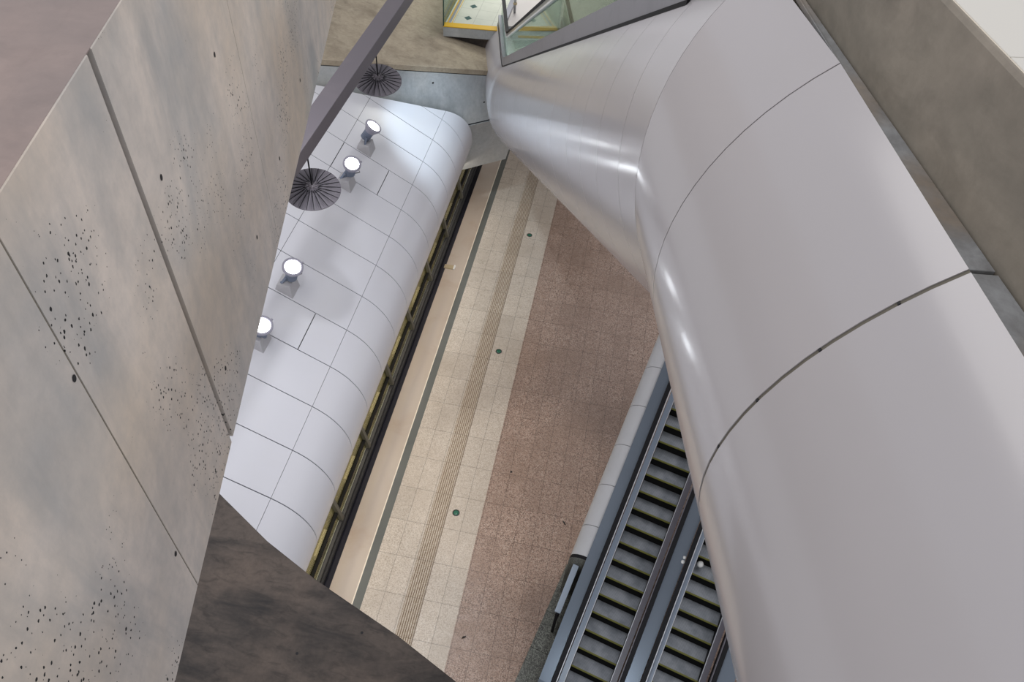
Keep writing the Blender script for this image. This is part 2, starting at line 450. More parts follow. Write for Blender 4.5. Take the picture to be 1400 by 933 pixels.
for k in range(len(seams)-1):
    ya, yb = seams[k], seams[k+1]
    if ya > 22.7: continue
    for si, sg in enumerate(segs):
        ymax = max(endY(p.x) for p in sg)
        if ya > ymax - 0.1: continue
        far = yb > min(endY(p.x) for p in sg)
        if si < 2 and min(endY(p.x) for p in sg) < ya + 0.03:
            xs = (ya + 0.012 - 22.62)/math.tan(R(38.4)) - 5.56; x1_ = sg[-1].x
            sg = [roofpt(xs + (x1_-xs)*q/40) for q in range(41)]
        elif far and si < 2:
            sg = [sg[0].lerp(sg[-1], q/40) for q in range(41)]
        if k + 1 < len(seams) and far and yb > ymax: yb2 = ymax
        else: yb2 = yb
        hs = [v for (s2, y2), v in hatch_specs.items() if s2 == si and abs(y2 - ya) < 0.02]
        if hs:
            xa, xb = hs[0]
            strip([roofpt(xa + (xb-xa)*q/4) for q in range(5)], ya, yb2, 0.016, 0.016).build('access_hatch', M['shell'], enc)
            strip([roofpt(xb + (SX-xb)*q/4) for q in range(5)], ya, yb2).build('roof_panel', M['shell'], enc)
        else:
            strip(sg, ya, yb2, far_end=far).build('roof_panel', M['shell'], enc)
# end closure of the shell against the skewed concrete
# glazing: wall leaning out at the foot, mullions, sill frame
top = V(-5.93, 0, 2.95); foot = V(-5.42, 0, 0.30)
gdir = (top - foot); gx = V(1, 0, 0.192).normalized()
def wall_box(d0, d1, a0, a1, y0, y1):   # depth outward, along slope fraction
    m = MB(); o = foot + gdir*a0 + gx*d0
    m.box((o.x, y0, o.z), gx*(d1-d0), (0, y1-y0, 0), gdir*(a1-a0)); return m
mull = [14.57 + 2.456*k for k in range(-5, 6)]
for a, b in zip(mull[:-1], mull[1:]):
    if a > 26: break
    w = wall_box(-0.02, -0.005, 0.02, 1.0, a+0.03, b-0.03); w.build('window_pane', M['pane'], enc)
for y in mull:
    m = wall_box(-0.06, 0.09, 0.0, 1.0, y-0.06, y+0.06)
    m.build('mullion', M['mullion'], enc)
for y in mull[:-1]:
    m = MB(); m.bx(-5.76, -5.58, y+1.25, y+2.05, 0.0, 0.28, M['cream']); m.build('reflection_block', None, enc)  # added cream blocks standing in for the bright reflections in each bay
fr = MB()
fr.bx(-5.50, -5.36, 2.3, 27.0, 0.0, 0.26); fr.bx(-5.44, -5.30, 2.3, 27.0, 0.0, 0.12)
fr.build('sill_frame', M['frame'], enc, bevel=0.01)
br = MB(); br.bx(-5.475, -5.455, 2.3, 27.0, 0.26, 0.285); br.build('sill_track', M['bright'], enc)
gr = wall_box(-0.05, 0.05, 0.13, 0.155, 2.3, 27); gr.build('glazing_rail', M['black'], enc)

# ------------------------------------------------------------------ floodlights on the roof
def floodlight(x, y, lc, aim, label, first=True):
    z = roofpt(x).z
    t = thing('floodlight', (x, y, z), label, 'floodlight', 'floodlights standing on the white roof')
    # wedge base levelled on the slope
    w = 0.21; m = MB()
    zl, zr = roofpt(x-w).z, roofpt(x+w).z; h = zl + 0.12
    b0 = [(x-w, y-0.25, zl-0.01), (x+w, y-0.25, zr-0.01), (x+w, y+0.25, zr-0.01), (x-w, y+0.25, zl-0.01)]
    b1 = [(x-w*0.8, y-0.2, h), (x+w*0.8, y-0.2, h), (x+w*0.8, y+0.2, h), (x-w*0.8, y+0.2, h)]
    m.loft([[V(*p) for p in b0], [V(*p) for p in b1]], True, None, False, True)
    m.build('mounting_base', M['lamp_base'], t, bevel=0.01)
    lc = V(*lc); aim = V(*aim).normalized()
    side = aim.cross(V(0, 0, 1)).normalized()
    back = lc - aim*0.28
    m = MB(); m.lathe(lc - aim*0.54, aim, [(0.02, 0), (0.12, 0.02), (0.13, 0.22), (0.15, 0.28), (0.16, 0.32)], 24)
    for k in range(5): m.lathe(lc - aim*(0.51 - 0.05*k), aim, [(0.125, 0), (0.145, 0.006), (0.145, 0.022), (0.125, 0.028)], 24)
    body = m.build('housing', M['lamp_body'], t)
    m = MB(); m.lathe(lc - aim*0.24, aim, [(0.15, 0), (0.235, 0.17), (0.25, 0.19), (0.25, 0.25), (0.205, 0.255), (0.19, 0.232)], 32)
    m.box(lc - aim*0.05 - side*0.29, side*0.05, aim*0.05, aim.cross(side)*0.04)
    m.build('reflector_rim', M['lamp_rim'], t)
    m = MB(); m.lathe(lc - aim*0.005, aim, [(0.192, -0.002), (0.15, 0.010), (0.07, 0.016), (0.001, 0.02)], 32); m.build('lens', M['lens'], t)
    # yoke of two arms
    m = MB(); piv = lc - aim*0.40; up = aim.cross(side).normalized()
    for s_ in (-1, 1):
        a = piv + side*0.165*s_; b = V(x, y, h) + V(side.x, side.y, 0)*0.14*s_
        d = (a-b); m.box(b - V(0, 0, 0.02) - up*0.03 - side*0.012, up*0.06, side*0.024, d + V(0, 0, 0.04))
    m.box(V(x, y, h) - V(side.x, side.y, 0)*0.16 - up*0.03, V(side.x, side.y, 0)*0.32, up*0.06, (0, 0, 0.02))
    m.build('yoke', M['lamp_body'], t)
    m = MB(); q = lc - aim*0.5 - side*0.13
    m.tube([q, q - side*0.12 + V(0, 0, 0.06), q - side*0.17 - V(0, 0, 0.08), V(x, y, h) - V(side.x, side.y, 0)*0.16 + V(0, 0, 0.01)], 0.012, 8)
    m.build('power_cable', M['black'], t)
    return t, lc, aim
floods = []
for (x, y, lc, aim, lab) in [
    (-7.08, 18.65, (-6.83, 18.78, 6.93), (0.55, 0.12, 0.83), 'tilted floodlight farthest along the roof, near the concrete beam'),
    (-7.10, 16.86, (-6.85, 16.86, 6.93), (0.30, -0.30, 0.90), 'floodlight next to the access hatch beside the nearer dark disc'),
    (-7.13, 12.52, (-6.87, 12.50, 6.98), (0.30, -0.20, 0.93), 'floodlight fully in view on the near half of the white roof'),
    (-7.13, 10.70, (-6.93, 10.70, 6.80), (0.30, -0.15, 0.94), 'floodlight half hidden behind the pale concrete wall')]:
    floods.append(floodlight(x, y, lc, aim, lab))

# ------------------------------------------------------------------ steel beam with hanging pleated discs
def beamx(y): return -5.70 + (y - 19.5)*0.0225
sb = MB(); ya, yb = 4.0, 29.0
def bq(y): return [V(beamx(y)-0.42, y, 10.5), V(beamx(y), y, 10.5), V(beamx(y), y, 10.85), V(beamx(y)-0.42, y, 10.85)]
sb.loft([bq(ya), bq(yb)], True, M['steel_beam'], False, True)
struct(sb.build('steel_beam', bevel=0.012), 'plum grey steel box beam crossing above the white roof', 'beam')
def disc(loc, label):
    t = thing('reflector_disc', loc, label, 'hanging disc', 'pleated discs hung below the steel beam')
    c = V(*loc); nrm = V(0.10, -0.16, 1).normalized()
    a = nrm.cross(V(0, 1, 0)).normalized(); b = nrm.cross(a)
    m = MB(); n = 96; rings = []
    for r, h in ((0.09, 0.10), (0.14, 0.075), (0.3, 0.05), (0.5, 0.022), (0.60, 0.0), (0.60, -0.015)):
        ring = []
        for k in range(n):
            ph = k % 4
            w = (0.02 if ph == 0 else (-0.012 if ph == 1 else 0.0)) * (0.5 + r) * (0 if r > 0.59 else 1)
            an = 2*math.pi*k/n + (0.10 if r < 0.2 else 0)*((k//4) % 3)
            ring.append(c + (a*math.cos(an) + b*math.sin(an))*r + nrm*(h + w))
        rings.append(ring)
    rings.append([c + (a*math.cos(2*math.pi*k/n) + b*math.sin(2*math.pi*k/n))*0.08 - nrm*0.015 for k in range(n)])
    m.loft(rings, True, None, False)
    for k in range(24):
        an = 2*math.pi*(k + 0.5)/24; e_ = lambda r, h, q: c + (a*math.cos(an+q) + b*math.sin(an+q))*r + nrm*h
        m.tube([e_(0.13, 0.088, -0.2), e_(0.3, 0.062, -0.04), e_(0.59, 0.010, 0)], [0.010, 0.008, 0.006], 6, None, False)
    d = m.build('pleated_shade', None, t)
    d.data.materials.clear(); d.data.materials.append(M['disc']); d.data.materials.append(M['black'])
    for q in d.data.polygons: q.material_index = 1 if q.index >= 6*n else 0
    m = MB(); m.lathe(c, nrm, [(0.001, 0.13), (0.06, 0.12), (0.09, 0.09), (0.09, 0.05), (0.001, 0.04)], 20)
    for k in range(8):
        an = k*math.pi/4; q = c + nrm*0.11
        m.tube([q + (a*math.cos(an) + b*math.sin(an))*0.05, q + (a*math.cos(an+.5) + b*math.sin(an+.5))*0.15 - nrm*0.015], 0.016, 6)
    m.build('hub', M['steel_beam'], t)
    m = MB(); m.tube([c + nrm*0.1, (c.x, c.y, 10.52)], 0.016, 8); m.build('hanging_rod', M['black'], t)
    return t
d1 = disc((-6.02, 12.46, 9.5), 'round dark pleated disc partly behind the concrete wall, nearer of the two')
for ch in d1.children: pass
d2 = dup(d1, (-6.0, 17.08, 9.5), 'round dark pleated disc hanging before the grey concrete beam, farther of the two')

# ------------------------------------------------------------------ concrete beam at the far end (skewed)
def bk(x, z, off=0.0):   # point on its front face
    n = V(math.sin(R(38)), -math.cos(R(38)), 0); t = V(math.cos(R(38)), math.sin(R(38)), 0)
    s = (x + 5.56)/t.x
    return V(-5.56, 22.9, 0) + t*s + V(0, 0, z) - n*off
th = V(-math.sin(R(38)), math.cos(R(38)), 0)
bm = MB()
xl, xm, xr = -10.5, -4.47, -3.3
ztop = lambda x: 7.87 - (x + 8.85)*(7.87 - 6.39)/(8.85 - 4.47)
def band(z0f, z1f, off, m, dep=0.6, x0=xl, x1=xr):
    a = [bk(x0, z0f(x0), off), bk(x1, z0f(x1), off), bk(x1, z1f(x1), off), bk(x0, z1f(x0), off)]
    bm.prism(a, th*dep, m)
zj = lambda x: 4.42
lo0, lo1 = bk(xl, 1.81) + th*0.9, bk(xr, 1.81) + th*0.9     # lower part leans back under the beam
up0, up1 = bk(xl, zj(0) - 0.035), bk(xr, zj(0) - 0.035)
bm.prism([lo0, lo1, up1, up0], th*0.5, M['blue_conc'])
band(lambda x: zj(x)-0.035, lambda x: zj(x)+0.035, 0.03, M['hole'], 0.5)
band(lambda x: zj(x)+0.035, lambda x: ztop(x) - 0.20, 0.0, M['blue_conc'])
band(lambda x: ztop(x)-0.20, lambda x: ztop(x)-0.165, 0.03, M['hole'], 0.5)
band(lambda x: ztop(x)-0.165, ztop, -0.0, M['beige_conc'])
# top slab running back under the landing
q = [bk(xl, ztop(xl)), bk(xr, ztop(xr)), bk(xr, ztop(xr)) + th*0.2, bk(xl, ztop(xl)) + th*0.2]
a, b = bk(xl, ztop(xl)-0.16, 0.02), bk(xr, ztop(xr)-0.16, 0.02)
bm.prism([a, b, b + V(0, 14, -1.9), a + V(-0.5, 14, -1.9)], (0, 0, 0.155), M['beige_conc'])
def spot(p, n, r, m, mb, st=1.0):
    n = V(*n).normalized(); a = V(0, 0, 1); a = (a - n*a.dot(n)).normalized(); b = n.cross(a); k = 14
    mb.add([Vector(p) + n*0.002 + (a*math.cos(2*math.pi*i/k)*st + b*math.sin(2*math.pi*i/k))*r for i in range(k)], [tuple(range(k))], m)
nb = (math.sin(R(38)), -math.cos(R(38)), 0)
for x, z in ((-6.02, 6.35), (-7.9, 6.6), (-4.5, 5.2)): spot(bk(x, z), nb, 0.035, M['hole'], bm)
struct(bm.build('wall_back'), 'grey concrete cross beam with beige top at the far end', 'wall')

# ------------------------------------------------------------------ near dark concrete beam
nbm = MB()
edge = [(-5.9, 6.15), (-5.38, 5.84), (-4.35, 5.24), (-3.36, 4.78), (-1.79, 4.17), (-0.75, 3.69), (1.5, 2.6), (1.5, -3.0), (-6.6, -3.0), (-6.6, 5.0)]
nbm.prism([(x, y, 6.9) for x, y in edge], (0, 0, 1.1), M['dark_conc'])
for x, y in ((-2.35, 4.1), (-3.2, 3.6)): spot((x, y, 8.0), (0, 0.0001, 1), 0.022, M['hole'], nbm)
struct(nbm.build('concrete_ledge', bevel=0.03), 'stained concrete ledge darkened to stand for shade, with a slanting edge at the bottom', 'beam')

# ------------------------------------------------------------------ big pale concrete wall on the left
ps = R(13); U = V(-math.sin(ps), math.cos(ps), 0); N = V(math.cos(ps), math.sin(ps), 0); Z = V(0, 0, 1)
def un(u, n, z): return U*u + N*n + Z*z
lw = MB(); WN = -1.333; zt, zb = 18.5, 16.0
lw.box(un(-3, WN-1.8, zb+0.01), U*17, N*1.775, Z*(zt-zb-0.035), M['seal_dark'])
cuts = [(-3, 0), (1.775, 0.010), (2.695, 0.046), (4.485, 0.006), (6.48, 0.005), (8.3, 0.006), (10.1, 0.006), (14, 0)]
for (a, ga), (b, gb) in zip(cuts[:-1], cuts[1:]):
    a += ga/2; b -= gb/2; e = 0.004
    # front slab with a small arris at top and bottom
    P = [(WN-0.14, zt), (WN-e, zt), (WN, zt-e), (WN, zb+e), (WN-e, zb), (WN-0.14, zb)]
    lw.prism([un(a, n, z) for n, z in P], U*(b-a), M['wall'])
# soft joint fillers
for c, g, mm, dep in ((1.775, 0.010, M['tube_seal'], 0.004), (2.695, 0.046, M['seal_olive'], 0.03), (4.485, 0.006, M['seal_dark'], 0.004), (6.48, 0.005, M['seal_dark'], 0.003)):
    lw.box(un(c-g/2, WN-0.1, zb+0.005), U*g, N*(0.1-dep), Z*(zt-zb-0.01), mm)
lw.box(un(-3, WN-2.4, zt-0.06), U*17, N*2.25, Z*0.06, M['wall_top'])
lw.box(un(-3, WN-0.16, zt-0.004), U*17, N*(0.16-0.004), Z*0.005, M['wall_top'])
lw.box(un(-3, WN-2.4, zb-0.0), U*17, N*2.25, Z*0.06, M['wall'])
for u_, z_ in ((1.749, 17.783), (1.745, 16.425), (2.922, 17.77), (2.916, 16.41), (4.044, 17.757), (4.011, 16.462), (4.948, 16.43), (6.061, 16.433), (5.9, 17.6), (0.6, 17.78), (0.6, 16.43)):
    spot(un(u_, WN, z_), N, 0.013, M['hole'], lw, 1.25)
struct(lw.build('wall_left'), 'tall pale concrete wall with pitted face and vertical joints', 'wall')

# ------------------------------------------------------------------ parapet on the right
rp = MB()
a0, a1 = V(0, 0, 0), V(0, 0, 0)
def pn(u): return 2.013 - (u - 1.79)*0.0325
def pt(u, dn_, z): return un(u, pn(u) + dn_, z)
ub, ue = -1.5, 9.0
zc = 18.685
face = [(0.0, 17.9), (0.0, zc-0.020), (0.003, zc-0.016), (0.012, zc-0.003), (0.016, zc), (0.30, zc), (0.30, 17.9)]
rp.prism([pt(ub, d_, z_) for d_, z_ in face], pt(ue, 0, 0) - pt(ub, 0, 0), M['parapet'])
rp.box(pt(ub, 0.022, zc-0.03), pt(ue, 0, 0) - pt(ub, 0, 0), N*0.006, Z*0.032, M['line'])
struct(rp.build('wall_right', bevel=0.004), 'olive grey concrete parapet beside the white tube', 'wall')
cps = MB()
jts = [-1.5, 1.16, 2.56, 4.2, 6.0, 9.0]
for a, b in zip(jts[:-1], jts[1:]):
    cps.box(pt(a+0.0015, 0.028, zc-0.02), pt(b-0.0015, 0, 0) - pt(a+0.0015, 0, 0), N*0.85, Z*0.024, M['coping'])
struct(cps.build('trim_1', bevel=0.003), 'glossy cream coping on top of the right parapet', 'coping')

# ------------------------------------------------------------------ the white tube: level run, bend, 30 degree descent, level end
TR = 1.66
h2 = R(13.8); inc = R(30.5)
Ws = U.copy()
Wi = V(-math.sin(h2)*math.cos(inc), math.cos(h2)*math.cos(inc), -math.sin(inc)); Ni = V(math.cos(h2), math.sin(h2), 0); Ui = Ni.cross(Wi)
He = V(-math.sin(h2), math.cos(h2), 0)
C1 = un(4.35, 2.905, 16.85)
BR = 3.2; tl = BR*math.tan(inc/2)
WE = 21.6
C2 = C1 + Wi*WE
B = (Ws + Wi).normalized()
def ring_level(u, a):      # point on the level run
    return un(u, 2.905 - TR*math.cos(a), 16.85 + TR*math.sin(a))
def ring_mitre(a):
    off = -N*TR*math.cos(a) + Z*TR*math.sin(a)
    t = -off.dot(B)/Ws.dot(B)
    return C1 + off + Ws*t
def ring_inc(w, a):
    return C1 + Wi*w + (-Ni*math.cos(a) + Ui*math.sin(a))*TR
def ring_end(s, a):        # s measured past the start of the smooth bend
    L = BR*inc
    if s <= L:
        th_ = inc - s/BR
        # centre of bend above the axis
        st = C2 - Wi*tl; cc = st + Ui*BR
        Wd = He*math.cos(th_) - Z*math.sin(th_); Ud = Ni.cross(Wd)
        c = cc - Ud*BR
    else:
        Wd = He; Ud = Z; c = C2 + He*(tl + s - L)
    return c + (-Ni*math.cos(a) + Ud*math.sin(a))*TR
tube = thing('tube_cladding', C1 - Z*16.85, 'large white tubular cladding round an escalator, bending down to the landing', 'tube cladding')
A0, A1L, A1I = R(-155), R(52), R(45)
NA = 44
def tube_panel(rfa, rfb, nl, a1a, a1b, gap, depth, name='cladding_panel', tilt=None):
    """rfa/rfb(t,a): t 0..1 along; gap handled by t offsets inside the callables"""
    rings = []
    for k in range(nl+1):
        t = k/nl; a1 = a1a + (a1b-a1a)*t
        rings.append([rfa(t, A0 + (a1-A0)*j/NA) for j in range(NA+1)])
    m = MB(); m.loft(rings, False, None, True, flip=True)
    def inward(r, cpt): return [p + (cpt - p).normalized()*depth for p in r]
    for r, fl in ((rings[0], False), (rings[-1], True)):
        c = (r[0] + r[NA//2]*0)*0 + sum((p for p in r), V(0, 0, 0))/len(r)
        m.loft([r, inward(r, c)], False, None, False, flip=fl)
    e = [r[-1] for r in rings]; cs = [sum((p for p in r), V(0, 0, 0))/len(r) for r in rings]
    m.loft([e, [p + (c-p).normalized()*depth for p, c in zip(e, cs)]], False, None, False, flip=True)
    return m.build(name, M['tube'], tube)
us = [-2.0, 0.51, 1.985, 3.465, 4.35]
gaps = [0.007, 0.0095, 0.0095, 0.0045, 0.003]
for k in range(len(us)-1):
    ua, ub_ = us[k]+gaps[k], us[k+1]-gaps[k+1]
    last = k == len(us)-2
    def rf(t, a, ua=ua, ub_=ub_, last=last):
        p = ring_level(ua, a)
        q = ring_mitre(a) - Ws*gaps[-1] if last else ring_level(ub_, a)
        return p.lerp(q, t)
    tube_panel(rf, None, 3, A1L, A1L if not last else R(50), 0, 0.03)
# dark/olive backing behind the open joints
m = MB()
def ringb(fn, *a, s=0.986): 
    r = [fn(*a, A0 + (R(56)-A0)*j/NA) for j in range(NA+1)]
    c = sum(r, V(0, 0, 0))/len(r); return r, c
lv = []
for u_ in (-2.0, 1.0, 3.0): lv.append([un(u_, 2.905 - (TR-0.006)*math.cos(A0 + (A1L-A0)*j/NA), 16.85 + (TR-0.006)*math.sin(A0 + (A1L-A0)*j/NA)) for j in range(NA+1)])
mb_ = [];
for j in range(NA+1):
    a = A0 + (R(50)-A0)*j/NA; off = (-N*math.cos(a) + Z*math.sin(a))*(TR-0.006); mb_.append(C1 + off + Ws*(-off.dot(B)/Ws.dot(B)))
lv.append(mb_)
for w in (1.5, 8, 16, WE - tl): lv.append([C1 + Wi*w + (-Ni*math.cos(A0 + (A1I-A0)*j/NA) + Ui*math.sin(A0 + (A1I-A0)*j/NA))*(TR-0.006) for j in range(NA+1)])
m.loft(lv, False, None, True, flip=True)
m.build('joint_backing', M['tube_seal2'], tube)
# joint clips on the two wide seams
m = MB()
for u_, a_s in ((1.985, (5, 18, 31, 43)), (0.51, (10, 30))):
    for a in a_s:
        p = ring_level(u_, R(a)); o_ = (p - un(u_, 2.905, 16.85)).normalized(); tg = (-Z).cross(U)
        e1 = U; e2 = o_.cross(U)
        m.box(p - e1*0.006 - e2*0.006 - o_*0.012, e1*0.012, e2*0.012, o_*0.014)
m.build('joint_clip', M['seal_dark'], tube)
# descent
L = BR*inc
ws = [0.0, 0.62, 1.55, 2.45, 3.35, 4.8, 6.3, 7.8, 9.3, 10.8, 12.3, 13.8, 15.3, 16.8, 18.3, WE - tl]
for k in range(len(ws)-1):
    g = 0.004
    def rf(t, a, k=k):
        p = ring_mitre(a) + Wi*g if k == 0 else ring_inc(ws[k]+g, a)
        return p.lerp(ring_inc(ws[k+1]-g, a), t)
    tube_panel(rf, None, 3, R(50) if k == 0 else A1I, A1I, 0, 0.03)
def rf(t, a): return ring_end(0.004 + (L-0.008)*t, a)
tube_panel(rf, None, 14, A1I, A1I, 0, 0.03)
def rf(t, a): return ring_end(L + 0.004 + 2.35*t, a)
tube_panel(rf, None, 3, A1I, A1I, 0, 0.03)
# weathered edge strip along the level run
for k in range(3):
    ua, ub_ = us[k]+gaps[k], us[k+1]-gaps[k+1]
    if k == 2: ub_ = 4.6
    m = MB()
    def eg(u_, z1):
        p = ring_level(min(u_, 4.35), A1L) + (U*(u_-4.35) if u_ > 4.35 else V(0, 0, 0))
        q = pt(u_, -0.012, p.z - 0.012)
        return [p - Z*0.004, q, q - Z*0.03, p - Z*0.034]
    m.loft([eg(ua, 0), eg(ub_, 0)], True, None, False, True)
    m.build('edge_strip', M['edge_strip'], tube, bevel=0.003)

# ------------------------------------------------------------------ escalator inside the tube
ue_ = thing('tube_escalator', C2 - Z*C2.z + Z*6.9, 'glass sided escalator riding on top of the white tube', 'escalator')
def rel(c, n, up, Ud): return c + Ni*n + Ud*up
# path frames along the descent and the level end
def path(w):   # w 0..WE descent, beyond: level
    if w <= WE - tl: return C1 + Wi*w, Ui
    s = w - (WE - tl)
    if s <= L:
        th_ = inc - s/BR; st = C2 - Wi*tl; cc = st + Ui*BR
        Wd = He*math.cos(th_) - Z*math.sin(th_); Ud = Ni.cross(Wd)
        return cc - Ud*BR, Ud
    return C2 + He*(tl + s - L), Z
stations = [0.75, 4, 8, 12, 16, WE - tl] + [WE - tl + L*k/8 for k in range(1, 9)] + [WE - tl + L + 2.4]
def sweep(sec, mname, name, st=stations, smooth=False, up0=0.0):
    """sec: list of (n, height above curb seat, measured vertically)"""
    m = MB(); rings = []
    for w in st:
        c, Ud = path(w)
        rings.append([c + Ni*n + Ud*(1.165) + Z*(h_) for n, h_ in sec])
    m.loft(rings, True, None, smooth, True, flip=True)
    return m.build(name, M[mname], ue_)
CB = 0.30
sweep([(-1.19, -0.02), (-1.03, -0.02), (-1.03, CB), (-1.19, CB)], 'curb', 'side_fascia')
sweep([(1.03, -0.02), (1.19, -0.02), (1.19, CB), (1.03, CB)], 'curb', 'side_fascia')
sweep([(-1.205, -0.03), (-1.18, -0.03), (-1.18, 0.015), (-1.205, 0.015)], 'black', 'shadow_gap_seal')
for s_ in (-1, 1):
    sweep([(s_*1.08-0.006, CB), (s_*1.08+0.006, CB), (s_*1.08+0.006, CB+0.80), (s_*1.08-0.006, CB+0.80)], 'glass', 'glass_balustrade')
    b_ = lambda h0, h1, w_: [(s_*1.08-w_, CB+h0), (s_*1.08+w_, CB+h0), (s_*1.08+w_, CB+h1), (s_*1.08-w_, CB+h1)]
    sweep(b_(0.80, 0.86, 0.055), 'black', 'handrail')
    sweep(b_(0.71, 0.80, 0.035), 'steel', 'handrail_guide')
    sweep(b_(0.665, 0.71, 0.045), 'white_plastic', 'handrail_highlight')  # white strip paints in the bright light line below the handrail
# running surface inside: steps on the slope, plates on the level
sweep([(-1.03, -0.25), (1.03, -0.25), (1.03, -0.15), (-1.03, -0.15)], 'deck', 'truss_cover', st=stations[:6])
nst = int((WE - 3)*math.cos(inc)/0.40)
for k in range(6, nst, 1):
    w = 1.5 + k*0.4/math.cos(inc)
    if w > WE - 1.4: break
    c, Ud = path(w); p = c + Ui*1.02
    m = MB(); m.box(p - Ni*0.5 - Z*0.2, Ni*1.0, He*0.39, Z*0.2, M['step']); m.box(p - Ni*0.5 - Z*0.02, Ni*1.0, -He*0.004 + V(0, 0, 0), Z*0.021, M['nosing'])
    m.build('step', None, ue_)
cE = C2 + Z*1.02
m = MB(); m.box(cE - Ni*1.03 - He*0.2 - Z*0.12, Ni*2.06, He*3.4, Z*0.12, M['steel']); m.build('comb_plate', None, ue_)
m = MB(); m.box(cE - Ni*0.52 + He*2.55 + Z*0.002, Ni*1.04, He*0.16, Z*0.006); m.build('comb_marking', M['yellow'], ue_)

# ------------------------------------------------------------------ landing
ld = MB(); LZ = 7.0
Lp = [(-6.32, 25.16), (-4.42, 25.43), (-4.38, 25.8), (1.5, 27.2), (1.5, 38), (-6.32, 38)]
ld.prism([(x, y, LZ-0.02) for x, y in [(-6.32, 25.16), (-4.42, 25.43), (-4.38, 25.8), (-4.38, 38), (-6.32, 38)]], (0, 0, 0.02), M['landing'])
ld.prism([(x, y, LZ-0.02) for x, y in [(-4.38, 25.8), (1.5, 27.2), (1.5, 38), (-4.38, 38)]], (0, 0, 0.02), M['plate'])
ld.prism([(x, y, LZ-0.36) for x, y in Lp], (0, 0, 0.339), M['blue_conc'])
# soffit block under the front edge
ld.prism([(-6.30, 25.30, 5.6), (-4.42, 25.6, 5.6), (-4.42, 30, 5.6), (-6.30, 30, 5.6)], (0, 0, 1.05), M['dark_conc'])
for (x, y) in ((-5.63, 26.0), (-5.63, 26.92), (-5.63, 27.84), (-5.63, 28.7)):
    ld.prism([(x-0.14, y, LZ), (x, y-0.16, LZ), (x+0.14, y, LZ), (x, y+0.16, LZ)], (0, 0, 0.003), M['dot'])
struct(ld.build('landing_floor'), 'pale tiled landing with green diamonds at the foot of the tube', 'floor')
e1 = MB(); d_ = V(1.9, 0.27, 0).normalized(); pr = V(-d_.y, d_.x, 0)
e1.box(V(-6.32, 25.16, LZ-0.02) - pr*0.012, d_*1.89, pr*0.30, Z*0.026, M['yellow'])
struct(e1.build('trim_2'), 'yellow painted strip along the landing edge', 'edge strip')
e2 = MB(); e2.bx(-6.26, -6.215, 25.45, 38, LZ, LZ+0.006, M['yellow']); e2.bx(-6.215, -6.13, 25.45, 38, LZ, LZ+0.004, M['curb']); e2.bx(-6.10, -6.075, 25.45, 38, LZ, LZ+0.004, M['yellow'])
struct(e2.build('trim_3'), 'thin yellow line along the landing side', 'edge strip')
gb = thing('glass_barrier', (-6.31, 28, LZ), 'tall green glass barrier on the left side of the landing', 'glass barrier')
m = MB(); m.bx(-6.325, -6.305, 25.2, 34, LZ, LZ+1.3); m.build('glass_panel', M['glass'], gb)
m = MB(); m.bx(-6.335, -6.295, 25.17, 25.2, LZ, LZ+1.3); m.build('edge_post', M['glass_edge'], gb)
# steel post beside the tube end
gp = thing('steel_post', (-4.2, 26.4, LZ), 'slim steel post with clamp beside the tube end', 'post')
m = MB(); m.bx(-4.42, -4.24, 26.2, 31, LZ, LZ+0.10); m.build('kerb', M['curb'], gp)
m = MB(); m.tube([(-4.12, 26.9, LZ), (-4.12, 26.9, LZ+1.5)], 0.045, 12); m.build('post', M['steel'], gp)
for z_ in (0.3, 0.8, 1.2):
    m = MB(); m.lathe((-4.12, 26.9, LZ+z_), (0, 0, 1), [(0.045, 0), (0.07, 0.01), (0.07, 0.07), (0.045, 0.08)], 14); m.build('clamp', M['tan'], gp)

